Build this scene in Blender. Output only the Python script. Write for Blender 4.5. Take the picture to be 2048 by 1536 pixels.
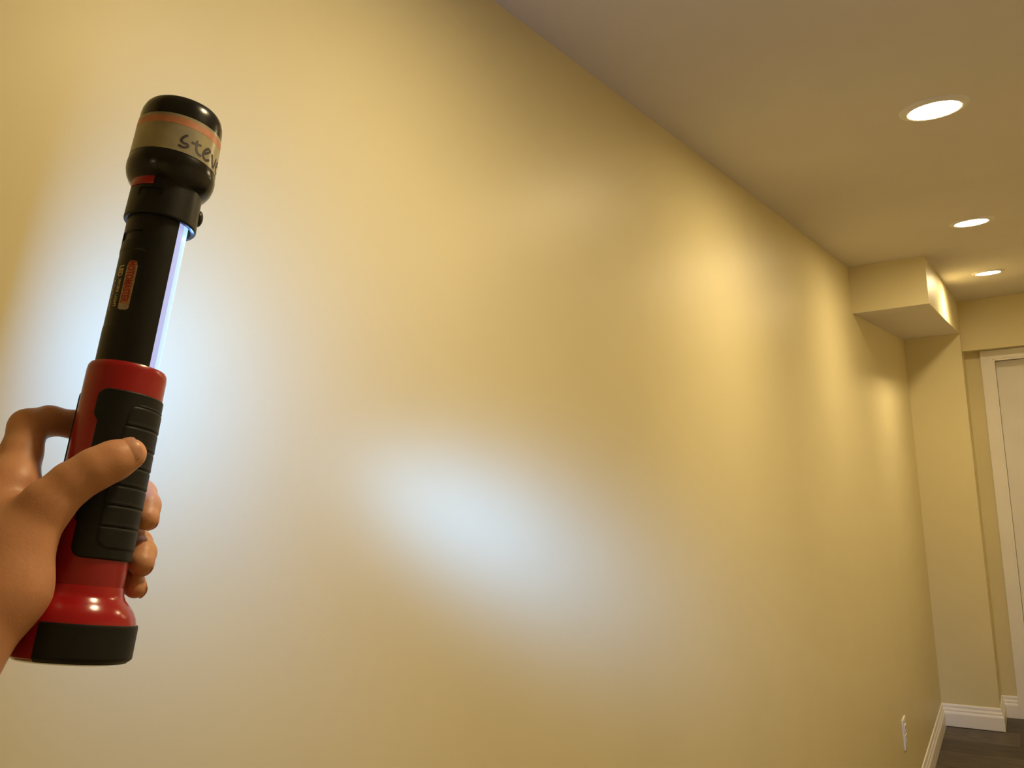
import bpy, bmesh, math, random
import numpy as np
from mathutils import Matrix, Vector

# ------------------------------------------------------------------ clear
for o in list(bpy.data.objects):
    bpy.data.objects.remove(o)
SC = bpy.context.scene
COL = SC.collection
random.seed(4)

# ------------------------------------------------------------------ camera
# X = distance from the long yellow wall, Y = along it, Z = height above the floor
cam_d = bpy.data.cameras.new('camera')
cam = bpy.data.objects.new('camera', cam_d)
COL.objects.link(cam)
CAM = Vector((0.5795, 0.0, 1.709))
r_ = Vector((0.84451201, 0.53099195, -0.06962043))
u_ = Vector((0.09654738, -0.02308674, 0.9950606))
w_ = Vector((-0.52676186, 0.84706231, 0.07076292))
M = Matrix((r_, u_, -w_)).transposed().to_4x4()
M.translation = CAM
cam.matrix_world = M
cam_d.sensor_width = 36
cam_d.lens = 1658.62 / 2048 * 36
cam_d.clip_start = 0.01
SC.camera = cam

# ------------------------------------------------------------------ world, exposure, light levels
wd = bpy.data.worlds.new('world')
SC.world = wd
wd.use_nodes = True
wd.node_tree.nodes['Background'].inputs[0].default_value = (0.0, 0.0, 0.0, 1)
wd.node_tree.nodes['Background'].inputs[1].default_value = 0.0
SC.view_settings.view_transform = 'Standard'
SC.view_settings.look = 'None'
SC.view_settings.exposure = 0.0
SC.view_settings.gamma = 1.0
SC.view_settings.use_curve_mapping = False
SC.cycles.use_denoising = True
SC.cycles.diffuse_bounces = 8
SC.cycles.max_bounces = 12

LAMP_COLOR = (1.0, 0.78, 0.43, 1)      # warm white of the recessed ceiling lights
LAMP_STRENGTH = 356.0
STRIP_COLOR = (0.13, 0.37, 1.0)         # cold white of the work light's LED strip
STRIP_POWER = 1.2
BEAM_POWER = 148.0
BEAM_SIGMA = 0.159

# ------------------------------------------------------------------ materials
def mat(name, col, rough=0.5, metal=0.0, spec=0.5, noise=0.0, nscale=40.0, bump=0.0, bscale=200.0,
        emit=None, estr=0.0, sss=0.0, coat=0.0, detail=4.0):
    m = bpy.data.materials.new(name)
    m.use_nodes = True
    nt = m.node_tree
    b = nt.nodes['Principled BSDF']
    b.inputs['Base Color'].default_value = (*col, 1)
    b.inputs['Roughness'].default_value = rough
    b.inputs['Metallic'].default_value = metal
    b.inputs['Specular IOR Level'].default_value = spec
    b.inputs['Coat Weight'].default_value = coat
    tc = nt.nodes.new('ShaderNodeTexCoord')
    if noise > 0:
        n = nt.nodes.new('ShaderNodeTexNoise')
        n.inputs['Scale'].default_value = nscale
        n.inputs['Detail'].default_value = detail
        nt.links.new(tc.outputs['Object'], n.inputs['Vector'])
        rp = nt.nodes.new('ShaderNodeValToRGB')
        lo = [max(0, c * (1 - noise)) for c in col]
        hi = [min(1, c * (1 + noise)) for c in col]
        rp.color_ramp.elements[0].color = (*lo, 1)
        rp.color_ramp.elements[1].color = (*hi, 1)
        rp.color_ramp.elements[0].position = 0.3
        rp.color_ramp.elements[1].position = 0.7
        nt.links.new(n.outputs['Fac'], rp.inputs['Fac'])
        nt.links.new(rp.outputs['Color'], b.inputs['Base Color'])
    if bump > 0:
        n2 = nt.nodes.new('ShaderNodeTexNoise')
        n2.inputs['Scale'].default_value = bscale
        n2.inputs['Detail'].default_value = 3
        nt.links.new(tc.outputs['Object'], n2.inputs['Vector'])
        bp = nt.nodes.new('ShaderNodeBump')
        bp.inputs['Strength'].default_value = bump
        bp.inputs['Distance'].default_value = 0.001
        nt.links.new(n2.outputs['Fac'], bp.inputs['Height'])
        nt.links.new(bp.outputs['Normal'], b.inputs['Normal'])
    if sss > 0:
        b.inputs['Subsurface Weight'].default_value = sss
        b.inputs['Subsurface Radius'].default_value = (1.0, 0.35, 0.2)
        b.inputs['Subsurface Scale'].default_value = 0.004
    if emit:
        b.inputs['Emission Color'].default_value = (*emit[:3], 1)
        b.inputs['Emission Strength'].default_value = estr
    return m

M_WALL = mat('yellow_wall_paint', (0.73, 0.655, 0.40), rough=0.42, spec=0.26, noise=0.02, nscale=3, bump=0.05, bscale=350)
M_BOUNCE = mat('cream_bounce_paint', (0.80, 0.74, 0.60), rough=0.6, spec=0.4, noise=0.02, nscale=3)  # unseen right wall, made paler than the yellow ones to bounce more light
M_CEIL = mat('ceiling_paint', (0.70, 0.66, 0.60), rough=0.9, spec=0.2, noise=0.02, nscale=5, bump=0.15, bscale=300)
M_TRIM = mat('white_trim_paint', (0.88, 0.86, 0.83), rough=0.35, noise=0.02, nscale=8)
M_DOOR = mat('white_door_paint', (0.86, 0.84, 0.82), rough=0.45, noise=0.03, nscale=6)
M_GAP = mat('dark_gap', (0.03, 0.025, 0.02), rough=0.9)
M_PLATE = mat('white_plastic', (0.85, 0.83, 0.8), rough=0.3, noise=0.01)
M_TRIMRING = mat('lamp_trim_white', (0.8, 0.78, 0.74), rough=0.45, noise=0.01)
M_LAMP = mat('lamp_diffuser', (0.9, 0.9, 0.9), rough=0.5, emit=LAMP_COLOR, estr=LAMP_STRENGTH)
M_LAMP_DIMMED = mat('dimmed_lamp_diffuser', (0.9, 0.9, 0.9), rough=0.5, emit=LAMP_COLOR, estr=LAMP_STRENGTH * 0.84)  # same lamp turned down to keep the near wall from getting too bright
M_LAMP_BOOSTED = mat('boosted_lamp_diffuser', (0.9, 0.9, 0.9), rough=0.5, emit=LAMP_COLOR, estr=LAMP_STRENGTH * 1.4)  # same lamp boosted to brighten the far end of the hall
M_RED = mat('red_plastic', (0.30, 0.006, 0.010), rough=0.28, noise=0.05, nscale=90, bump=0.02, bscale=900)
M_REDBASE = mat('red_gloss_plastic', (0.32, 0.006, 0.010), rough=0.2, noise=0.04, nscale=90)
M_RUBBER = mat('black_rubber', (0.0075, 0.008, 0.008), rough=0.5, spec=0.25, noise=0.15, nscale=400, bump=0.08, bscale=1500)
M_BLACK = mat('black_plastic', (0.007, 0.0068, 0.006), rough=0.38, spec=0.3, noise=0.1, nscale=200, bump=0.03, bscale=1500)
M_GLOSS = mat('black_gloss_plastic', (0.006, 0.0058, 0.005), rough=0.22, spec=0.4, noise=0.1, nscale=200)
M_PLATEBLACK = mat('black_label_field', (0.014, 0.012, 0.010), rough=0.5, noise=0.1, nscale=300)
M_STEEL = mat('steel', (0.6, 0.58, 0.55), rough=0.25, metal=1.0, noise=0.05)
M_GLASS = mat('lens_plastic', (0.6, 0.62, 0.66), rough=0.08, noise=0.02)
M_WHITEIN = mat('white_reflector', (0.75, 0.78, 0.85), rough=0.4, noise=0.02)
M_LENS = mat('lit_lens', (0.16, 0.18, 0.2), rough=0.25, emit=(0.50, 0.76, 1.0), estr=0.98, noise=0.02)
M_LENSRIM = mat('lit_lens_rim', (0.14, 0.15, 0.2), rough=0.3, emit=(0.46, 0.51, 0.90), estr=0.88, noise=0.03)
M_STRIPE = mat('orange_stripe', (0.52, 0.22, 0.13), rough=0.4, noise=0.15, nscale=150)
M_INK = mat('black_marker_ink', (0.022, 0.012, 0.016), rough=0.5, noise=0.2, nscale=500)
M_LOGO = mat('worn_orange_label', (0.42, 0.17, 0.075), rough=0.5, noise=0.25, nscale=250)
M_LOGOEDGE = mat('grey_label_border', (0.36, 0.30, 0.22), rough=0.5, noise=0.15, nscale=250)
M_LOGORED = mat('red_lettering', (0.30, 0.025, 0.01), rough=0.5, noise=0.15, nscale=300)
M_GOLD = mat('gold_lettering', (0.55, 0.43, 0.17), rough=0.5, noise=0.2, nscale=300)
M_PALE = mat('pale_lettering', (0.40, 0.37, 0.30), rough=0.5, noise=0.2, nscale=300)
M_NAIL = mat('fingernail', (0.57, 0.285, 0.185), rough=0.3, noise=0.05, nscale=150)

# a downlight throws most of its light straight down: emission falls with the angle from its axis
for m in (M_LAMP, M_LAMP_DIMMED, M_LAMP_BOOSTED):
    nt = m.node_tree
    b = nt.nodes['Principled BSDF']
    geo = nt.nodes.new('ShaderNodeNewGeometry')
    dot = nt.nodes.new('ShaderNodeVectorMath'); dot.operation = 'DOT_PRODUCT'
    nt.links.new(geo.outputs['Normal'], dot.inputs[0])
    nt.links.new(geo.outputs['Incoming'], dot.inputs[1])
    sft = nt.nodes.new('ShaderNodeMath'); sft.operation = 'MULTIPLY_ADD'
    nt.links.new(dot.outputs['Value'], sft.inputs[0]); sft.inputs[1].default_value = 0.5; sft.inputs[2].default_value = 0.5
    mul = nt.nodes.new('ShaderNodeMath'); mul.operation = 'MULTIPLY'
    nt.links.new(sft.outputs[0], mul.inputs[0])
    mul.inputs[1].default_value = b.inputs['Emission Strength'].default_value
    mx = nt.nodes.new('ShaderNodeMath'); mx.operation = 'MAXIMUM'
    nt.links.new(mul.outputs[0], mx.inputs[0]); mx.inputs[1].default_value = 0.0
    nt.links.new(mx.outputs[0], b.inputs['Emission Strength'])

# clear tape, yellowed at one side
M_TAPE = mat('silver_tape', (0.30, 0.27, 0.19), rough=0.3, spec=0.5)
nt = M_TAPE.node_tree
b = nt.nodes['Principled BSDF']
tc = nt.nodes.new('ShaderNodeTexCoord')
n = nt.nodes.new('ShaderNodeTexNoise'); n.inputs['Scale'].default_value = 55; n.inputs['Detail'].default_value = 3
rp = nt.nodes.new('ShaderNodeValToRGB')
rp.color_ramp.elements[0].position = 0.38; rp.color_ramp.elements[0].color = (0.27, 0.25, 0.19, 1)
rp.color_ramp.elements[1].position = 0.66; rp.color_ramp.elements[1].color = (0.37, 0.325, 0.19, 1)
nt.links.new(tc.outputs['Object'], n.inputs['Vector'])
nt.links.new(n.outputs['Fac'], rp.inputs['Fac'])
nt.links.new(rp.outputs['Color'], b.inputs['Base Color'])

# skin
M_SKIN = mat('skin', (0.54, 0.262, 0.142), rough=0.46, spec=0.4, noise=0.13, nscale=30, bump=0.09, bscale=800, sss=0.15)

# floor planks: dark brown-grey wood grain running along the plank (object X)
def plank_mat(name, dark, light):
    m = bpy.data.materials.new(name)
    m.use_nodes = True
    nt = m.node_tree
    b = nt.nodes['Principled BSDF']
    tc = nt.nodes.new('ShaderNodeTexCoord')
    mp = nt.nodes.new('ShaderNodeMapping')
    mp.inputs['Scale'].default_value = (1.6, 22, 10)
    inf = nt.nodes.new('ShaderNodeObjectInfo')
    add = nt.nodes.new('ShaderNodeVectorMath')
    nt.links.new(tc.outputs['Object'], add.inputs[0])
    nt.links.new(inf.outputs['Location'], add.inputs[1])
    nt.links.new(add.outputs[0], mp.inputs['Vector'])
    n = nt.nodes.new('ShaderNodeTexNoise')
    n.inputs['Scale'].default_value = 3.0
    n.inputs['Detail'].default_value = 6
    n.inputs['Roughness'].default_value = 0.6
    nt.links.new(mp.outputs['Vector'], n.inputs['Vector'])
    rp = nt.nodes.new('ShaderNodeValToRGB')
    rp.color_ramp.elements[0].position = 0.33
    rp.color_ramp.elements[1].position = 0.70
    rp.color_ramp.elements[0].color = (*dark, 1)
    rp.color_ramp.elements[1].color = (*light, 1)
    nt.links.new(n.outputs['Fac'], rp.inputs['Fac'])
    nt.links.new(rp.outputs['Color'], b.inputs['Base Color'])
    b.inputs['Roughness'].default_value = 0.5
    return m
M_PLANKS = [plank_mat('dark_plank_a', (0.045, 0.034, 0.026), (0.115, 0.092, 0.072)),
            plank_mat('dark_plank_b', (0.034, 0.026, 0.020), (0.090, 0.072, 0.056)),
            plank_mat('dark_plank_c', (0.060, 0.046, 0.036), (0.140, 0.115, 0.090))]
M_SUB = mat('subfloor', (0.02, 0.016, 0.013), rough=0.9)

# ------------------------------------------------------------------ helpers
def link_mesh(name, verts, faces, m, parent=None, smooth=False):
    me = bpy.data.meshes.new(name)
    me.from_pydata([tuple(v) for v in verts], [], [tuple(f) for f in faces])
    me.update()
    bm = bmesh.new(); bm.from_mesh(me)
    bmesh.ops.recalc_face_normals(bm, faces=bm.faces)
    bm.to_mesh(me); bm.free()
    me.materials.append(m)
    if smooth:
        for p in me.polygons:
            p.use_smooth = True
        try:
            me.set_sharp_from_angle(angle=math.radians(38))
        except Exception:
            pass
    o = bpy.data.objects.new(name, me)
    COL.objects.link(o)
    if parent:
        o.parent = parent
    return o

def box(name, x0, x1, y0, y1, z0, z1, m, parent=None, bevel=0.0):
    bm = bmesh.new()
    bmesh.ops.create_cube(bm, size=1.0)
    for v in bm.verts:
        v.co = ((x0 + x1) / 2 + v.co.x * (x1 - x0), (y0 + y1) / 2 + v.co.y * (y1 - y0), (z0 + z1) / 2 + v.co.z * (z1 - z0))
    if bevel > 0:
        bmesh.ops.bevel(bm, geom=list(bm.edges), offset=bevel, segments=2, affect='EDGES', profile=0.6)
    me = bpy.data.meshes.new(name)
    bm.to_mesh(me); bm.free()
    me.materials.append(m)
    o = bpy.data.objects.new(name, me)
    COL.objects.link(o)
    if parent:
        o.parent = parent
    return o

def structure(o):
    o['kind'] = 'structure'
    return o

def empty(name, loc, label=None, cat=None, group=None):
    o = bpy.data.objects.new(name, None)
    o.empty_display_size = 0.05
    o.location = loc
    COL.objects.link(o)
    if label: o['label'] = label
    if cat: o['category'] = cat
    if group: o['group'] = group
    return o

def sweep(name, prof, path, m, parent=None):
    """Extrude a closed (out, up) profile along a horizontal path, mitred at its corners.
    'out' points to the right of the direction of travel."""
    P = [Vector((x, y)) for x, y in path]
    verts, faces = [], []
    for i, p in enumerate(P):
        dirs = []
        if i > 0: dirs.append((P[i] - P[i - 1]).normalized())
        if i < len(P) - 1: dirs.append((P[i + 1] - P[i]).normalized())
        nrm = [Vector((d.y, -d.x)) for d in dirs]
        mi = sum(nrm, Vector((0, 0))).normalized()
        k = 1 / max(0.2, mi.dot(nrm[0]))
        for (o_, z) in prof:
            q = p + mi * o_ * k
            verts.append((q.x, q.y, z))
    n = len(prof)
    for i in range(len(P) - 1):
        for j in range(n):
            a, b2 = i * n + j, i * n + (j + 1) % n
            faces.append((a, b2, b2 + n, a + n))
    faces.append(tuple(range(n)))
    faces.append(tuple((len(P) - 1) * n + j for j in reversed(range(n))))
    return link_mesh(name, verts, faces, m, parent)

# ------------------------------------------------------------------ room shell
H = 2.325                      # ceiling height
YB, XR = -2.6, 1.25            # back wall, right wall
Y_SOF, Y_PIL, Y_HEAD, Y_NICHE = 3.585, 5.177, 5.275, 5.420
X_PIL = 0.281                  # right edge of the pier and of the boxed-in bulkhead
Z_SOF = 2.137                  # underside of the bulkhead
Z_HEAD = 2.045                 # underside of the header over the door

structure(box('wall_left', -0.12, 0.0, YB - 0.12, Y_NICHE + 0.12, -0.05, H + 0.12, M_WALL))
structure(box('wall_right', XR, XR + 0.12, YB - 0.12, Y_NICHE + 0.12, -0.05, H + 0.12, M_BOUNCE))
structure(box('wall_back', 0.0, XR, YB - 0.12, YB, -0.05, H + 0.12, M_WALL))
structure(box('ceiling', 0.0, XR, YB, Y_NICHE + 0.12, H, H + 0.12, M_CEIL))
structure(box('wall_pier', 0.0, X_PIL, Y_PIL, Y_NICHE + 0.12, 0.0, H, M_WALL))
structure(box('wall_header', X_PIL, XR, Y_HEAD, Y_NICHE, Z_HEAD, H, M_WALL))
bulk = structure(box('ceiling_bulkhead', 0.0, X_PIL, Y_SOF, Y_PIL, Z_SOF, H, M_WALL))
bulk['label'] = 'boxed-in yellow bulkhead hanging from the ceiling at the far corner'
# its underside is painted like the ceiling
box('soffit_panel', 0.0005, X_PIL - 0.0005, Y_SOF + 0.0005, Y_PIL, Z_SOF - 0.0012, Z_SOF, M_CEIL, bulk)

# end wall around the door opening
DX0, DX1, DZ1 = 0.423, 1.160, 1.985        # door opening
structure(box('wall_front', X_PIL, DX0 - 0.02, Y_NICHE, Y_NICHE + 0.12, 0.0, H, M_WALL))
box('wall_panel', DX1 + 0.02, XR, Y_NICHE, Y_NICHE + 0.12, 0.0, H, M_WALL, bpy.data.objects['wall_front'])
box('wall_panel', DX0 - 0.02, DX1 + 0.02, Y_NICHE, Y_NICHE + 0.12, DZ1 + 0.02, H, M_WALL, bpy.data.objects['wall_front'])

# door: jambs, slab and its handle (the handle side lies outside the photograph)
door = empty('door_1', (DX0, Y_NICHE, 0))
structure(door)
def local(o, root):
    o.parent = root
    o.matrix_parent_inverse = Matrix.Translation(root.location).inverted()
    return o
local(box('jamb', DX0 - 0.02, DX0, Y_NICHE - 0.002, Y_NICHE + 0.15, 0, DZ1 + 0.02, M_TRIM), door)
local(box('jamb', DX1, DX1 + 0.02, Y_NICHE - 0.002, Y_NICHE + 0.15, 0, DZ1 + 0.02, M_TRIM), door)
local(box('head_jamb', DX0, DX1, Y_NICHE - 0.002, Y_NICHE + 0.15, DZ1, DZ1 + 0.02, M_TRIM), door)
slab = local(box('door_slab', DX0 + 0.003, DX1 - 0.003, Y_NICHE + 0.105, Y_NICHE + 0.145, 0.012, DZ1 - 0.003, M_DOOR), door)
for z0, z1 in ((1.08, 1.84), (0.22, 0.94)):
    for x0, x1 in ((DX0 + 0.13, 0.774), (0.834, DX1 - 0.13)):
        o = box('door_panel', x0, x1, Y_NICHE + 0.099, Y_NICHE + 0.106, z0, z1, M_DOOR, bevel=0.003)
        o.parent = slab
kn = bmesh.new()
bmesh.ops.create_uvsphere(kn, u_segments=20, v_segments=12, radius=0.027)
for v in kn.verts:
    v.co = (DX1 - 0.07 + v.co.x, Y_NICHE + 0.060 + v.co.y * 0.8, 0.95 + v.co.z)
bmesh.ops.create_cone(kn, cap_ends=True, segments=16, radius1=0.012, radius2=0.012, depth=0.04,
                      matrix=Matrix.Translation((DX1 - 0.07, Y_NICHE + 0.087, 0.95)) @ Matrix.Rotation(math.pi / 2, 4, 'X'))
kme = bpy.data.meshes.new('door_knob'); kn.to_mesh(kme); kn.free(); kme.materials.append(M_STEEL)
ko = bpy.data.objects.new('door_knob', kme); COL.objects.link(ko); ko.parent = slab

# door casing: stepped profile, two legs and a head
def casing_leg(x0, x1, z0, z1):
    return [(x0, x1, Y_NICHE - 0.012, Y_NICHE), (x0 + 0.008, x1 - 0.02, Y_NICHE - 0.017, Y_NICHE - 0.012)]
CW = 0.072
cz = structure(box('trim_1', DX0 - CW + 0.006, DX0 + 0.006 - 0.012, Y_NICHE - 0.017, Y_NICHE, 0, Z_HEAD - 0.002, M_TRIM, bevel=0.002))
cz['label'] = 'white casing around the door at the right edge'
box('casing_head', DX0 - CW + 0.006, DX1 + CW, Y_NICHE - 0.0168, Y_NICHE, DZ1 - 0.006 + 0.012, Z_HEAD - 0.0025, M_TRIM, cz, bevel=0.002)
box('casing_leg', DX1 + 0.008, DX1 + CW, Y_NICHE - 0.017, Y_NICHE, 0, DZ1 + 0.006, M_TRIM, cz, bevel=0.002)
box('casing_bead', DX0 - 0.008, DX0 + 0.004, Y_NICHE - 0.011, Y_NICHE, 0, DZ1 + 0.004, M_TRIM, cz, bevel=0.002)
box('casing_bead', DX0 + 0.004, DX1 + 0.006, Y_NICHE - 0.011, Y_NICHE, DZ1 - 0.004, DZ1 + 0.008, M_TRIM, cz, bevel=0.002)
box('casing_bead', DX1 - 0.004, DX1 + 0.008, Y_NICHE - 0.011, Y_NICHE, 0, DZ1 - 0.004, M_TRIM, cz, bevel=0.002)

# baseboards: stepped colonial profile, the runs mitred where they turn
BP = [(0, 0), (0.0155, 0), (0.0155, 0.068), (0.0135, 0.074), (0.0105, 0.080), (0.0105, 0.088), (0.0075, 0.094),
      (0.0060, 0.098), (0.0060, 0.108), (0.0040, 0.115), (0, 0.117)]
bl = structure(sweep('baseboard_left', BP, [(0, YB), (0, Y_PIL), (X_PIL, Y_PIL), (X_PIL, Y_NICHE), (DX0 - CW + 0.006, Y_NICHE)], M_TRIM))
bl['label'] = 'white moulded baseboard along the yellow wall and around the pier'
structure(sweep('baseboard_right', BP, [(DX1 + CW, Y_NICHE), (XR, Y_NICHE), (XR, YB), (0.0, YB)], M_TRIM))

# floor: boards laid across the hall, each its own plank
floor = structure(box('floor', 0.0, XR, YB, Y_NICHE + 0.12, -0.06, -0.004, M_SUB))
PW, PL = 0.185, 1.22
proto = []
for k, m in enumerate(M_PLANKS):
    bm = bmesh.new()
    bmesh.ops.create_cube(bm, size=1.0)
    for v in bm.verts:
        v.co = (v.co.x * PL, v.co.y * (PW - 0.0012), v.co.z * 0.010 - 0.005)
    bmesh.ops.bevel(bm, geom=[e for e in bm.edges if all(v.co.z > -0.003 for v in e.verts)], offset=0.0012, segments=1, affect='EDGES')
    me = bpy.data.meshes.new('plank'); bm.to_mesh(me); bm.free(); me.materials.append(m)
    proto.append(me)
row = 0
y = Y_NICHE + 0.10
while y > YB + 0.02:
    x = 0.006 - (row * 0.43 % PL)
    while x < XR:
        a0, a1 = max(x, 0.004), min(x + PL - 0.001, XR - 0.004)
        yc = y - PW / 2
        if a1 - a0 > 0.03:
            if yc + PW / 2 > Y_PIL and a0 < X_PIL:      # stop at the pier
                a0 = X_PIL + 0.003
            if a1 - a0 > 0.03 and yc - PW / 2 > YB:
                o = bpy.data.objects.new('plank', proto[random.randrange(3)])
                o.location = ((a0 + a1) / 2, yc, 0.0)
                o.scale = ((a1 - a0) / PL, 1, 1)
                COL.objects.link(o)
                o.parent = floor
        x += PL
    y -= PW
    row += 1

# ------------------------------------------------------------------ lathe helpers
def lathe_mesh(prof, seg, axis_up=True):
    """closed (r, z) profile revolved about Z"""
    verts, faces = [], []
    n = len(prof)
    for i in range(seg):
        t = 2 * math.pi * i / seg
        for r, z in prof:
            verts.append((r * math.sin(t), -r * math.cos(t), z))
    for i in range(seg):
        for j in range(n - 1):
            a, b2 = i * n + j, ((i + 1) % seg) * n + j
            faces.append((a, a + 1, b2 + 1, b2))
    return verts, faces

def lathe(name, prof, m, parent=None, seg=96, scale=1.0):
    prof = [(r * scale, z * scale) for r, z in prof]
    v, f = lathe_mesh(prof, seg)
    o = link_mesh(name, v, f, m, parent, smooth=True)
    me = o.data
    bm = bmesh.new(); bm.from_mesh(me)
    bmesh.ops.remove_doubles(bm, verts=bm.verts, dist=1e-6)
    bmesh.ops.recalc_face_normals(bm, faces=bm.faces)
    bm.to_mesh(me); bm.free()
    for p in me.polygons: p.use_smooth = True
    me.set_sharp_from_angle(angle=math.radians(38))
    return o

# ------------------------------------------------------------------ recessed ceiling lights
def ceiling_light(y, label, m=None, x=0.4705, group='recessed ceiling lights in a row'):
    t = empty('ceiling_light', (x, y, H), label, 'ceiling light', group)
    lathe('trim_ring', [(0.0468, -0.0008), (0.0478, -0.0050), (0.0500, -0.0062), (0.0570, -0.0056), (0.0630, -0.0032), (0.0655, -0.0012), (0.0660, 0.0)], M_TRIMRING, t, 72)
    lathe('diffuser', [(0.0, -0.0056), (0.030, -0.0054), (0.043, -0.0047), (0.0470, -0.0034), (0.0470, -0.0008)], m or M_LAMP, t, 72)
    return t
ceiling_light(1.865, 'nearest and largest round recessed ceiling light in view')
ceiling_light(3.080, 'middle round recessed ceiling light of the three in view')
ceiling_light(4.290, 'farthest round recessed ceiling light, beside the boxed-in bulkhead', M_LAMP_BOOSTED)
ceiling_light(0.640, 'round recessed ceiling light above the flashlight, over the top of the picture', M_LAMP_DIMMED)
ceiling_light(-1.80, 'round recessed ceiling light behind the photographer')

# ------------------------------------------------------------------ wall outlet, low on the long wall
out = empty('wall_outlet', (0.0, 3.818, 0.398), 'white outlet plate low on the yellow wall near the far corner', 'outlet')
box('cover_plate', 0.0, 0.006, -0.037, 0.037, -0.060, 0.060, M_PLATE, out, bevel=0.002)
for z in (-0.0195, 0.0195):
    soc = box('socket', 0.0055, 0.0085, -0.017, 0.017, z - 0.0145, z + 0.0145, M_PLATE, out, bevel=0.0012)
    for dy in (-0.0065, 0.0065):
        box('slot', 0.0083, 0.0088, dy - 0.001, dy + 0.001, z - 0.002, z + 0.007, M_GAP, soc)
box('screw', 0.0055, 0.0072, -0.003, 0.003, -0.003, 0.003, M_STEEL, out, bevel=0.0008)

# ------------------------------------------------------------------ work light / flashlight
# local frame: +X to the right, +Y away from the photographer, +Z from the base to the head
A_ = Vector((0.01914712, 0.25282178, 0.96732339))
U_ = Vector((0.5137198, 0.82753273, -0.22645431))
W_ = Vector((0.85774434, -0.50126913, 0.11403468))
FM = Matrix((U_, -W_, A_)).transposed().to_4x4()
FM.translation = Vector((-0.43605729, 0.2444723, -0.09583583)) + CAM
fl = empty('flashlight', (0, 0, 0), 'red and black work light with lit side strip and name tape, in the hand', 'flashlight')
fl.matrix_world = FM
mm = 0.001

def pol(r, deg, s):
    t = math.radians(deg)
    return (r * math.sin(t) * mm, -r * math.cos(t) * mm, s * mm)

def shell(name, rfn, rin, p0, p1, s0, s1, m, parent=None, np_=60, ns=40, mask=None):
    """curved plate: outer radius rfn(phi, s), inner radius rin, between angles and stations (mm, degrees)"""
    full = abs(p1 - p0) >= 359.9
    verts, faces = [], []
    cols = np_ if full else np_ + 1
    for i in range(cols):
        ph = p0 + (p1 - p0) * i / np_
        for j in range(ns + 1):
            s = s0 + (s1 - s0) * j / ns
            verts.append(pol(rfn(ph, s), ph, s))
    off = len(verts)
    for i in range(cols):
        ph = p0 + (p1 - p0) * i / np_
        for j in range(ns + 1):
            s = s0 + (s1 - s0) * j / ns
            verts.append(pol(min(rin, rfn(ph, s) - 0.02), ph, s))
    R = ns + 1
    for i in range(np_):
        k = (i + 1) % cols
        for j in range(ns):
            a, b2 = i * R + j, k * R + j
            faces.append((a, b2, b2 + 1, a + 1))
            faces.append((off + a, off + a + 1, off + b2 + 1, off + b2))
        faces.append((i * R, off + i * R, off + k * R, k * R))
        faces.append((i * R + ns, k * R + ns, off + k * R + ns, off + i * R + ns))
    if not full:
        for i in (0, np_):
            for j in range(ns):
                a = i * R + j
                faces.append((a, a + 1, off + a + 1, off + a))
    return link_mesh(name, verts, faces, m, parent, smooth=True)

def sst(e0, e1, x):
    t = min(1, max(0, (x - e0) / (e1 - e0)))
    return t * t * (3 - 2 * t)

def rrect(x, y, x0, x1, y0, y1, r):
    """signed distance to a rounded rectangle, negative inside"""
    cx, cy = (x0 + x1) / 2, (y0 + y1) / 2
    qx, qy = abs(x - cx) - (x1 - x0) / 2 + r, abs(y - cy) - (y1 - y0) / 2 + r
    return min(max(qx, qy), 0) + math.hypot(max(qx, 0), max(qy, 0)) - r

# base: flared red foot with a black rubber band and a steel magnet underneath
lathe('base', [(0, 1.0), (27.0, 1.0), (29.8, 1.6), (31.0, 3.4), (31.0, 17.6), (30.6, 19.6), (29.6, 23.0), (27.8, 26.4), (25.3, 29.4),
               (22.9, 31.8), (21.8, 34.0), (21.4, 36.5), (20.9, 38.0), (0, 38.0)], M_REDBASE, fl, 128, mm)
def band_r(ph, s):
    e = min(s - 0.2, 19.4 - s)
    return 31.75 - 2.2 * (1 - sst(0, 3.4, s - 0.2)) ** 2 - 0.35 * (1 - sst(0, 0.9, e))
shell('base_band', band_r, 30.0, -28, 150, 0.2, 19.4, M_RUBBER, fl, 90, 30)
shell('base_band', band_r, 30.0, 188, 300, 0.2, 19.4, M_RUBBER, fl, 60, 30)
lathe('magnet_plate', [(0, -0.8), (24.0, -0.8), (25.5, 0.0), (25.6, 1.2), (0, 1.2)], M_STEEL, fl, 96, mm)

# red grip shell
lathe('grip_shell', [(19.2, 36.0), (20.4, 36.4), (20.75, 40), (20.9, 100), (21.0, 153.6), (20.7, 156.2), (19.9, 157.6), (18.9, 157.9), (18.7, 157.2), (18.7, 140.0)], M_RED, fl, 128, mm)

# rubber grip pads with moulded ribs; the upper part is wider than the lower
def pad_edge_left(s):
    return -35.5 + 7.5 * (1 - sst(122.5, 127.5, s))
RIBS = [134.6, 123.3, 112.0, 101.6, 91.0, 80.4, 69.2]
def pad_r(ph, s):
    d = rrect(ph * 0.366, s, pad_edge_left(s) * 0.366, 158 * 0.366, 51.5, 141.5, 6.0)
    if s < 70 and ph < 0:
        d = rrect(ph * 0.366, s, -24.5 * 0.366, 158 * 0.366, 51.5, 141.5, 6.0)
    r = 19.6 + 2.2 * sst(0.7, -0.7, d)
    dd = rrect(ph * 0.366, s, (6 + 8 * sst(100, 134, s)) * 0.366, 125 * 0.366, 57.5, 134.6, 6.0)
    r += 0.4 * sst(0.6, -0.6, dd)
    if dd < 0.3:
        for g in RIBS:
            r -= 0.45 * math.exp(-((s - g + 0.9) / 0.55) ** 2)
            r += 0.18 * math.exp(-((s - g - 0.5) / 0.7) ** 2)
    return r
shell('grip_pad', pad_r, 18.6, -40, 162, 49, 144, M_RUBBER, fl, 150, 230)
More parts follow.
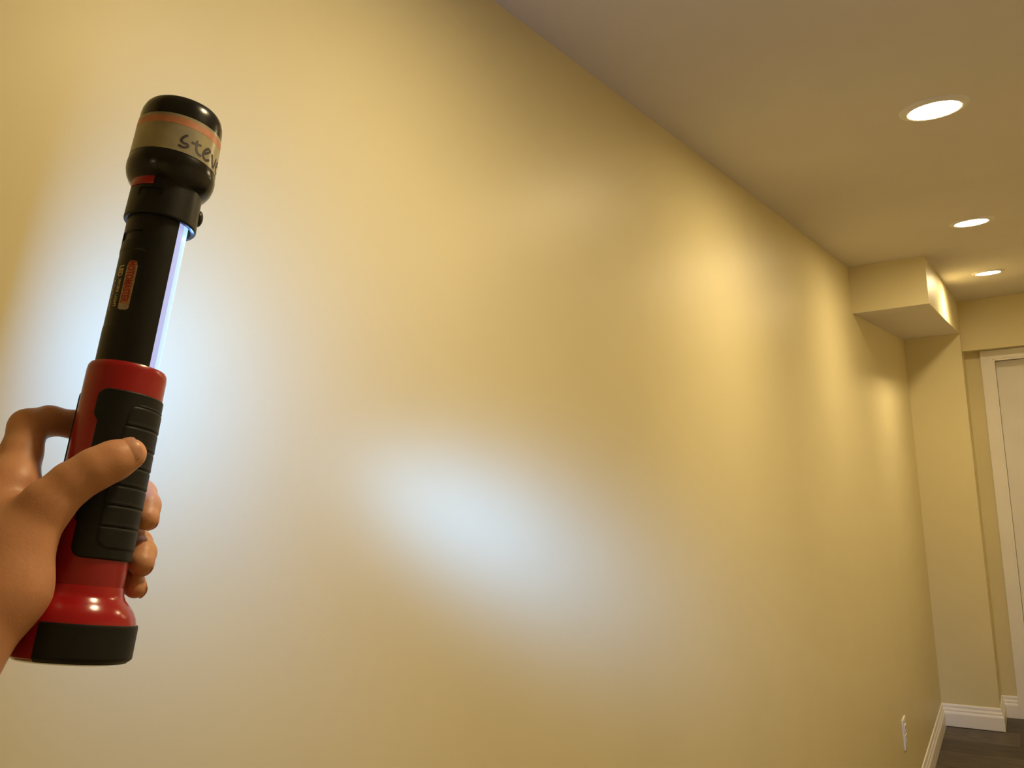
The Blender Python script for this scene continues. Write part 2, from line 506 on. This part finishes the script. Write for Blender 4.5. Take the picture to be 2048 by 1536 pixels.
def pad2_r(ph, s):
    d = rrect(ph * 0.366, s, 196 * 0.366, 272 * 0.366, 51.5, 141.5, 6.0)
    r = 19.6 + 2.0 * sst(0.7, -0.7, d)
    dd = rrect(ph * 0.366, s, 206 * 0.366, 262 * 0.366, 57.5, 134.6, 6.0)
    if dd < 0:
        for g in RIBS:
            r -= 0.5 * math.exp(-((s - g) / 0.6) ** 2)
    return r
shell('grip_pad', pad2_r, 18.6, 190, 278, 49, 144, M_RUBBER, fl, 60, 140)

# sliding tube: white core, black shell on the near side, lit lens on the far right side
lathe('core', [(0, 150), (13.6, 150), (13.6, 262), (0, 262)], M_WHITEIN, fl, 64, mm)
def tube_r(ph, s):
    r = 17.9 + 0.2 * (s - 157) / 100
    if rrect(ph * 0.31, s, -84 * 0.31, -28 * 0.31, 231.0, 237.0, 0.8) < 0: r -= 1.1      # dark notch under the collar
    d = rrect(ph * 0.31, s, -100 * 0.31, -12 * 0.31, 179, 225, 4)                             # slightly sunk label field
    r -= 0.22 * sst(0.3, -0.3, d)
    return r
TUBE = shell('tube', tube_r, 16.0, -155, 34, 148, 262, M_BLACK, fl, 190, 228)

def lens_r(ph):
    t = (ph - 34) / 171.0
    return 17.9 - 2.6 * math.sin(math.pi * min(1, max(0, t))) ** 0.6
def lens_obj(name, p0, p1, m, parent):
    return shell(name, lambda ph, s: lens_r(ph), 14.0, p0, p1, 150, 260, m, parent, 40, 30)
LENS = lens_obj('lens', 51, 188, M_LENS, fl)
LENS['label'] = 'bright cold white lit strip'
lens_obj('lens_edge', 34.2, 50.9, M_LENSRIM, LENS)
lens_obj('lens_edge', 188.1, 204.8, M_LENSRIM, LENS)

# collar with red slide, sunk slots and a side button
def collar_r(ph, s):
    r = 20.35 - 0.5 * (s - 248) / 26
    e = min(s - 247.2, 273.5 - s)
    r -= 0.7 * (1 - sst(0, 1.2, e)) ** 2
    if rrect(ph * 0.35, s, -48 * 0.35, -8 * 0.35, 258.5, 263.0, 0.5) < 0: r -= 0.9
    if rrect(ph * 0.35, s, -78 * 0.35, -24 * 0.35, 265.3, 274.8, 0.5) < 0: r -= 0.5
    return r
COLLAR = shell('collar', collar_r, 17.6, -180, 180, 247.2, 273.5, M_BLACK, fl, 200, 72)
shell('red_slide', lambda ph, s: 20.45 - 0.35 * (1 - sst(0, 0.8, min(s - 265.6, 274.4 - s))), 18.5, -77, -24.5, 265.6, 274.4, M_RED, fl, 40, 16)
bm = bmesh.new()
bmesh.ops.create_uvsphere(bm, u_segments=24, v_segments=14, radius=1.0)
for v in bm.verts:
    v.co = Vector((v.co.x * 2.6 * mm, v.co.y * 4.2 * mm, v.co.z * 5.2 * mm)) + Vector(pol(20.6, 100, 260.5))
me = bpy.data.meshes.new('side_button'); bm.to_mesh(me); bm.free(); me.materials.append(M_BLACK)
for p in me.polygons: p.use_smooth = True
o = bpy.data.objects.new('side_button', me); COL.objects.link(o); o.parent = fl

# head
lathe('head', [(0, 262), (18.6, 262), (18.8, 268.5), (20.2, 270.2), (22.4, 272.4), (24.2, 275.6), (25.2, 279.4), (25.4, 282.4),
               (25.0, 285.6), (24.7, 287.2), (24.6, 300), (24.1, 311.0), (23.95, 316.5), (23.5, 319.6), (22.4, 322.8), (21.2, 324.4), (20.0, 324.6),
               (19.4, 323.8), (18.6, 318.5), (0, 318.5)], M_GLOSS, fl, 128, mm)
lathe('front_lens', [(0, 319.6), (12, 319.5), (18.5, 319.0), (18.5, 318.0), (0, 318.0)], M_GLASS, fl, 64, mm)

def tape_r(ph, s):
    return 24.95 - 0.62 * (s - 286.9) / 24
TAPE = shell('name_tape', tape_r, 24.0, -180, 180, 286.9, 310.8, M_TAPE, fl, 160, 20)
TAPE['label'] = 'silvery name tape with handwriting'
shell('orange_stripe', lambda ph, s: tape_r(ph, s) + 0.07, 24.0, -180, 180, 304.3, 308.9, M_STRIPE, TAPE, 160, 4)

# handwriting: marker strokes lying on the tape (angle, station)
def stroke_mesh(strokes, r_of, width, lift):
    verts, faces = [], []
    for pts in strokes:
        # resample with a smooth curve
        P = [Vector((math.radians(a) * 24.7, s)) for s, a in pts]
        Q = []
        for i in range(len(P) - 1):
            p0 = P[max(0, i - 1)]; p1 = P[i]; p2 = P[i + 1]; p3 = P[min(len(P) - 1, i + 2)]
            for k in range(6):
                t = k / 6
                Q.append(0.5 * ((2 * p1) + (p2 - p0) * t + (2 * p0 - 5 * p1 + 4 * p2 - p3) * t * t + (3 * p1 - p0 - 3 * p2 + p3) * t ** 3))
        Q.append(P[-1])
        base = len(verts)
        for i, q in enumerate(Q):
            d = (Q[min(i + 1, len(Q) - 1)] - Q[max(i - 1, 0)])
            d = d.normalized() if d.length > 1e-6 else Vector((1, 0))
            nn = Vector((-d.y, d.x))
            e = min(i, len(Q) - 1 - i)
            wv = width * (0.62 if e == 0 else 1.0) * (0.9 + 0.2 * random.random())
            for sg in (-1, 1):
                c = q + nn * wv * sg * 0.5
                ph, s = math.degrees(c.x / 24.7), c.y
                verts.append(pol(r_of(ph, s) + lift, ph, s))
            if i:
                k = base + 2 * i
                faces.append((k - 2, k - 1, k + 1, k))
    return verts, faces
HW = [[(298.8, 10.2), (296.7, 5.0), (294.2, 2.9), (293.0, 6.6), (292.9, 11.4), (291.4, 12.3), (290.2, 7.1), (290.8, 0.2)],
      [(298.2, 23.7), (292.6, 24.3), (290.2, 27.8), (289.8, 33.4)], [(295.4, 16.3), (295.5, 22.1), (296.3, 31.0)],
      [(291.9, 35.9), (296.1, 47.0), (297.3, 43.8), (294.8, 37.8), (291.1, 35.9), (289.2, 41.8), (291.1, 48.7)],
      [(296.3, 52.6), (288.9, 59.6), (296.7, 67.1)],
      [(291.4, 70.6), (295.6, 81.0), (296.8, 77.8), (294.3, 71.8), (290.6, 70.4), (288.9, 77.0), (290.6, 85.0)]]
v, f = stroke_mesh(HW, tape_r, 1.5, 0.09)
link_mesh('handwriting', v, f, M_INK, TAPE)

# printed label on the tube, read from the head towards the base
def plate(name, p0, p1, s0, s1, lift, corner, m, parent, grow=0.0):
    """thin rounded plate lying on the tube"""
    pts = []
    hx, hy = math.radians(p1 - p0) * 17.9 / 2 + grow, (s1 - s0) / 2 + grow
    cxp, cys = (p0 + p1) / 2, (s0 + s1) / 2
    for (sx, sy, a0) in ((1, 1, 0), (-1, 1, 90), (-1, -1, 180), (1, -1, 270)):
        for k in range(7):
            a = math.radians(a0 + 15 * k)
            pts.append((sx * (hx - corner) + corner * math.cos(a), sy * (hy - corner) + corner * math.sin(a)))
    NX, NY = 14, 40
    verts, faces = [], []
    idx = {}
    for j in range(NY + 1):
        y_ = -hy + 2 * hy * j / NY
        ext = hx
        if abs(y_) > hy - corner:
            t = abs(y_) - (hy - corner)
            ext = hx - corner + math.sqrt(max(0, corner ** 2 - t ** 2))
        for i in range(NX + 1):
            x_ = -ext + 2 * ext * i / NX
            ph = cxp + math.degrees(x_ / 17.9)
            verts.append(pol(tube_r(ph, 200) + lift, ph, cys + y_))
    for j in range(NY):
        for i in range(NX):
            a = j * (NX + 1) + i
            faces.append((a, a + 1, a + NX + 2, a + NX + 1))
    return link_mesh(name, verts, faces, m, parent)
LAB = plate('label_plate', -43.6, -22.6, 187.6, 218.2, 0.03, 1.5, M_LOGOEDGE, TUBE)
plate('label_field', -41.6, -24.6, 191.2, 217.4, 0.06, 1.1, M_LOGO, TUBE)

def text_on_tube(name, body, s_start, length, ph0, height, lift, m, parent, bold=0.012):
    cu = bpy.data.curves.new(name, 'FONT')
    cu.body = body
    cu.size = 1.0
    cu.offset = bold
    cu.resolution_u = 3
    ob = bpy.data.objects.new(name, cu)
    COL.objects.link(ob)
    bpy.context.view_layer.update()
    dg = bpy.context.evaluated_depsgraph_get()
    me = bpy.data.meshes.new_from_object(ob.evaluated_get(dg))
    bpy.data.objects.remove(ob)
    xs = [v.co.x for v in me.vertices]; ys = [v.co.y for v in me.vertices]
    x0, x1, y0, y1 = min(xs), max(xs), min(ys), max(ys)
    bm = bmesh.new(); bm.from_mesh(me)
    lim = (y1 - y0) * 0.22
    bmesh.ops.triangulate(bm, faces=bm.faces)
    for _ in range(3):
        long_e = [e for e in bm.edges if e.calc_length() > lim]
        if not long_e: break
        bmesh.ops.subdivide_edges(bm, edges=long_e, cuts=1)
        bmesh.ops.triangulate(bm, faces=bm.faces)
    bm.to_mesh(me); bm.free()
    for v in me.vertices:
        s = s_start - (v.co.x - x0) / (x1 - x0) * length
        ph = ph0 + math.degrees((v.co.y - y0) / (y1 - y0) * height / 17.9)
        v.co = pol(tube_r(ph, 200) + lift, ph, s)
    me.materials.clear()
    me.materials.append(m)
    o = bpy.data.objects.new(name, me)
    COL.objects.link(o)
    o.parent = parent
    return o
text_on_tube('red_lettering', 'MOTOMASTER', 217.0, 25.0, -41.0, 4.6, 0.13, M_LOGORED, TUBE, 0.03)
text_on_tube('gold_lettering', 'LED', 214.8, 6.6, -63.0, 4.0, 0.12, M_GOLD, TUBE, 0.03)
text_on_tube('gold_lettering', 'WORK LIGHT', 206.6, 17.2, -57.5, 2.4, 0.12, M_GOLD, TUBE, 0.03)
text_on_tube('pale_lettering', '& FLASHLIGHT', 206.6, 19.2, -73.0, 2.5, 0.12, M_PALE, TUBE, 0.02)

# the light it gives: the LED strip behind the lens, and an assumed beam added for the pale patch on the wall
def flash_dir(ph):
    t = math.radians(ph)
    return (FM.to_3x3() @ Vector((math.sin(t), -math.cos(t), 0))).normalized()
STRIP_PHI = 131
ld = bpy.data.lights.new('strip_light', 'AREA')
ld.shape = 'RECTANGLE'; ld.size = 0.016; ld.size_y = 0.078
ld.energy = STRIP_POWER; ld.color = STRIP_COLOR
lo = bpy.data.objects.new('strip_light', ld)
COL.objects.link(lo)
zdir = -flash_dir(STRIP_PHI)
yv = A_.copy(); xv = yv.cross(zdir).normalized(); yv = zdir.cross(xv)
LM = Matrix((xv, yv, zdir)).transposed().to_4x4()
LM.translation = FM @ Vector(pol(17.0, STRIP_PHI, 202))
lo.parent = fl
lo.matrix_parent_inverse = FM.inverted()
lo.matrix_basis = LM

ed = bpy.data.lights.new('collar_fill_light', 'POINT')      # added point light that tints the collar's underside blue
ed.energy = 0.012; ed.color = STRIP_COLOR; ed.shadow_soft_size = 0.001
eo = bpy.data.objects.new('collar_fill_light', ed)
COL.objects.link(eo)
eo.parent = fl
eo.location = Vector(pol(18.6, 84, 243.5))

bd = bpy.data.lights.new('beam_light', 'SPOT')
bd.energy = BEAM_POWER; bd.color = STRIP_COLOR
bd.spot_size = math.radians(84); bd.spot_blend = 0.3; bd.shadow_soft_size = 0.004
bd.use_nodes = True                      # soft round beam: brightness falls off as a bell curve from its middle
nt = bd.node_tree
em = nt.nodes['Emission']
tc = nt.nodes.new('ShaderNodeTexCoord')
sep = nt.nodes.new('ShaderNodeSeparateXYZ')
nt.links.new(tc.outputs['Normal'], sep.inputs[0])
def mth(op, a, b2=None):
    nd = nt.nodes.new('ShaderNodeMath'); nd.operation = op
    for k, x in enumerate((a, b2)):
        if x is None: continue
        if isinstance(x, (int, float)): nd.inputs[k].default_value = x
        else: nt.links.new(x, nd.inputs[k])
    return nd.outputs[0]
th = mth('ARCCOSINE', mth('MINIMUM', mth('ABSOLUTE', sep.outputs['Z']), 1.0))
q2 = mth('DIVIDE', th, BEAM_SIGMA)
g = mth('EXPONENT', mth('MULTIPLY', mth('MULTIPLY', q2, q2), -1.0))
nt.links.new(g, em.inputs['Strength'])
bo = bpy.data.objects.new('beam_light', bd)
COL.objects.link(bo)
bpos = FM @ Vector(pol(19.5, 110, 200))
zd = -Vector((-0.1429, 0.9313, -0.3351)).normalized()
bo.parent = fl
bo.matrix_parent_inverse = FM.inverted()
bo.matrix_basis = Matrix.Translation(bpos) @ zd.to_track_quat('Z', 'Y').to_matrix().to_4x4()

# ------------------------------------------------------------------ hand (signed-distance body, one continuous surface)
# joints in the flashlight's frame, millimetres: (right, towards the photographer, up the flashlight)
def smin(a, b2, k):
    h = np.clip(0.5 + 0.5 * (b2 - a) / k, 0, 1)
    return b2 * (1 - h) + a * h - k * h * (1 - h)

RES = 1.5
LO = np.array([-205.0, -58.0, -296.0]); HI = np.array([42.0, 290.0, 142.0])
N3 = np.ceil((HI - LO) / RES).astype(int) + 1
gx = (LO[0] + RES * np.arange(N3[0]))[:, None, None].astype(np.float32)
gy = (LO[1] + RES * np.arange(N3[1]))[None, :, None].astype(np.float32)
gz = (LO[2] + RES * np.arange(N3[2]))[None, None, :].astype(np.float32)

def cone(p, r0, q, r1):
    """tapered capsule, evaluated only in the block of the grid around it"""
    out = np.full(N3, 999.0, np.float32)
    p = np.array(p, float); q = np.array(q, float)
    pad = max(r0, r1) + 18
    a = np.maximum(((np.minimum(p, q) - pad - LO) / RES).astype(int), 0)
    e = np.minimum(((np.maximum(p, q) + pad - LO) / RES).astype(int) + 2, N3)
    X, Y, Z = gx[a[0]:e[0]], gy[:, a[1]:e[1]], gz[:, :, a[2]:e[2]]
    d = q - p
    t = np.clip(((X - p[0]) * d[0] + (Y - p[1]) * d[1] + (Z - p[2]) * d[2]) / float(d @ d), 0, 1)
    out[a[0]:e[0], a[1]:e[1], a[2]:e[2]] = np.sqrt((X - p[0] - t * d[0]) ** 2 + (Y - p[1] - t * d[1]) ** 2
                                                   + (Z - p[2] - t * d[2]) ** 2) - (r0 + (r1 - r0) * t)
    return out

def chain(pts, k=3.0):
    f = None
    for (p, r0), (q, r1) in zip(pts[:-1], pts[1:]):
        c = cone(p, r0, q, r1)
        f = c if f is None else smin(f, c, k)
    return f

INDEX = [((-42, 5, 84), 12.5), ((-42.5, -5, 103), 10.2), ((-43, -14, 118.8), 9.8), ((-34, -19, 125), 8.2), ((-21, -25, 126), 7.9), ((-12, -28.5, 126), 7.7), ((-3, -31, 125), 7.2)]
MIDDLE = [((-45, -9, 68), 12.5), ((-30, -29, 76), 10.3), ((-12, -39, 83), 9.6), ((6, -36.5, 88), 8.4), ((21, -26.5, 92.5), 7.8), ((24.5, -19, 85), 7.6), ((25.2, -13.5, 77.5), 7.2)]
RING = [((-43, -20, 50), 12.0), ((-28, -35, 54), 9.8), ((-9, -41.5, 57), 9.2), ((9, -38, 61), 8.2), ((24.5, -29, 64), 7.6), ((27.2, -19, 58.5), 7.5), ((27.2, -12, 52.5), 7.2)]
PINKY = [((-38, -27, 32), 11.0), ((-24, -37, 37), 8.8), ((-8, -40, 40), 8.0), ((8, -37, 43), 7.1), ((20.5, -29.5, 44.5), 6.6), ((25.5, -21, 41.5), 6.4), ((27.2, -15.5, 38.8), 6.0)]
THUMB = [((-33, 29, 50), 16.0), ((-23, 30.5, 75), 12.2), ((-14.5, 31.5, 87), 10.6), ((-5.5, 32, 95.5), 10.4), ((2.5, 31.2, 101.5), 10.0), ((9.2, 30.2, 106.2), 8.4)]

palm = chain([((-58, 40, 12), 17), ((-43, 5, 84), 13)])
for p, r0, q, r1, k in [((-60, 36, 4), 18, (-45, -9, 68), 13, 10), ((-60, 32, -2), 18, (-43, -20, 50), 12.5, 10), ((-56, 28, -8), 18, (-38, -27, 32), 12, 10),
                        ((-33, 29, 52), 16.8, (-34, 29, 34), 19.5, 9), ((-34, 29, 34), 19.5, (-48, 33, 2), 22, 12),       # ball of the thumb
                        ((-40, 8, 60), 14, (-38, -6, 44), 14, 8),                                                            # hollow of the palm
                        ((-42, 16, 68), 11, (-31, 24, 68), 10, 5)]:                                                          # web
    palm = smin(palm, cone(p, r0, q, r1), k)
# wrist and forearm, running back and down to the photographer's elbow
arm = chain([((-56, 36, -2), 23), ((-72, 63, -34), 24), ((-98, 116, -102), 30.5), ((-124, 170, -172), 36.5), ((-150, 228, -238), 38)], 1.5)
palm = smin(palm, arm, 14)

body = palm
for fg, k in ((INDEX, 6), (MIDDLE, 5), (RING, 5), (PINKY, 5)):
    body = np.minimum(body, smin(palm, chain(fg), k))
body = smin(body, smin(palm, chain(THUMB, 4), 6), 1.5)
# never inside the flashlight: the flesh flattens where it presses on the grip
rho = np.sqrt(gx ** 2 + gy ** 2)
zz = gz[0, 0, :]
fr = np.interp(zz, [-1.2, -1.1, 20, 24, 28, 32, 36, 50, 52, 141, 143, 158, 158.2], [0, 32.0, 32.0, 29.5, 26.8, 23.0, 21.5, 21.2, 22.3, 22.3, 21.3, 21.2, 0])
body = np.maximum(body, (fr[None, None, :].astype(np.float32) - rho) + 0.05)

def surface_nets(f, lo, res):
    s = f < 0
    nx, ny, nz = f.shape
    corners = [(i, j, k) for i in (0, 1) for j in (0, 1) for k in (0, 1)]
    cnt = np.zeros((nx - 1, ny - 1, nz - 1), np.int8)
    for i, j, k in corners:
        cnt += s[i:nx - 1 + i, j:ny - 1 + j, k:nz - 1 + k]
    act = np.argwhere((cnt > 0) & (cnt < 8))
    idx = -np.ones(cnt.shape, np.int64)
    idx[tuple(act.T)] = np.arange(len(act))
    acc = np.zeros((len(act), 3)); num = np.zeros(len(act))
    for a in corners:
        for ax in range(3):
            if a[ax]: continue
            bcr = list(a); bcr[ax] = 1
            va = f[act[:, 0] + a[0], act[:, 1] + a[1], act[:, 2] + a[2]]
            vb = f[act[:, 0] + bcr[0], act[:, 1] + bcr[1], act[:, 2] + bcr[2]]
            cr = (va < 0) != (vb < 0)
            t = np.where(cr, va / np.where(cr, va - vb, 1), 0)
            pt = np.tile(np.array(a, float), (len(act), 1)); pt[:, ax] += t
            acc += pt * cr[:, None]; num += cr
    P = lo + res * (act + acc / num[:, None])
    quads = []
    for ax in range(3):
        o1, o2 = [(1, 2), (2, 0), (0, 1)][ax]
        sl0 = [slice(None)] * 3; sl1 = [slice(None)] * 3
        sl0[ax] = slice(0, -1); sl1[ax] = slice(1, None)
        ch = np.argwhere(s[tuple(sl0)] != s[tuple(sl1)])
        ok = (ch[:, o1] > 0) & (ch[:, o2] > 0) & (ch[:, o1] < f.shape[o1] - 1) & (ch[:, o2] < f.shape[o2] - 1)
        ch = ch[ok]
        flip = s[tuple(ch.T)]
        def at(d1, d2):
            c = ch.copy(); c[:, o1] -= d1; c[:, o2] -= d2
            return idx[tuple(c.T)]
        q = np.stack([at(0, 0), at(1, 0), at(1, 1), at(0, 1)], 1)
        q[~flip] = q[~flip][:, ::-1]
        quads.append(q)
    return P, np.concatenate(quads)
HP, HQ = surface_nets(body, LO, RES)
HV = np.stack([HP[:, 0], -HP[:, 1], HP[:, 2]], 1) * mm
hme = bpy.data.meshes.new('hand')
hme.from_pydata(HV.tolist(), [], HQ.tolist())
hme.update()
bm = bmesh.new(); bm.from_mesh(hme)
for _ in range(3):
    bmesh.ops.smooth_vert(bm, verts=bm.verts, factor=0.35, use_axis_x=True, use_axis_y=True, use_axis_z=True)
bmesh.ops.recalc_face_normals(bm, faces=bm.faces)
bm.to_mesh(hme); bm.free()
for p in hme.polygons: p.use_smooth = True
hme.materials.append(M_SKIN)
hand = bpy.data.objects.new('hand', hme)
COL.objects.link(hand)
hand.matrix_world = FM
hand['label'] = 'bare hand gripping the red and black flashlight with its thumb across the front'
hand['category'] = 'hand'

def nail(name, p, q, rad, dorsal, t0, t1, half, m):
    """curved nail on the back of a fingertip, from p to q; t measured along the axis in mm from q"""
    P, Q = Vector(p), Vector(q)
    ax = (Q - P).normalized()
    dn = Vector(dorsal); dn = (dn - ax * dn.dot(ax)).normalized()
    sd = ax.cross(dn)
    verts, faces = [], []
    NA, NT = 12, 12
    for lay in (0, 1):
        for j in range(NT + 1):
            t = t0 + (t1 - t0) * j / NT
            e = 1.0
            if j < 3: e = (0.62, 0.85, 0.96)[j]
            if j > NT - 2: e = (0.95, 0.8)[j - NT + 1]
            for i in range(NA + 1):
                a = math.radians(half * e) * (2 * i / NA - 1)
                rr = rad + (0.25 if lay == 0 else -1.2)
                if t > 0: rr -= 0.05 * t * t
                c = Q + ax * t + (dn * math.cos(a) + sd * math.sin(a)) * rr
                verts.append((c.x * mm, -c.y * mm, c.z * mm))
    R = NA + 1
    L = R * (NT + 1)
    for j in range(NT):
        for i in range(NA):
            a = j * R + i
            faces.append((a, a + 1, a + R + 1, a + R))
            faces.append((L + a, L + a + R, L + a + R + 1, L + a + 1))
    rim = [i for i in range(R)] + [j * R + NA for j in range(1, NT + 1)] + [NT * R + i for i in range(NA - 1, -1, -1)] + [j * R for j in range(NT - 1, 0, -1)]
    for a, b2 in zip(rim, rim[1:] + rim[:1]):
        faces.append((a, b2, L + b2, L + a))
    return link_mesh(name, verts, faces, m, hand, smooth=True)
nail('thumbnail', (2.5, 31.2, 101.5), (9.2, 30.2, 106.2), 8.7, (-0.12, 0.93, 0.36), -9.5, 4.6, 52, M_NAIL)
nail('fingernail', (24.5, -19, 85), (25.2, -13.5, 77.5), 7.2, (0.72, -0.68, 0.1), -5, 4.0, 48, M_NAIL)
nail('fingernail', (27.2, -19, 58.5), (27.2, -12, 52.5), 7.2, (0.72, -0.68, 0.1), -5, 4.0, 48, M_NAIL)
nail('fingernail', (25.5, -21, 41.5), (27.2, -15.5, 38.8), 6.0, (0.66, -0.74, 0.1), -4, 3.4, 48, M_NAIL)
nail('fingernail', (-12, -28.5, 126), (-3, -31, 125), 7.2, (0.1, -0.95, 0.1), -5, 4.0, 48, M_NAIL)
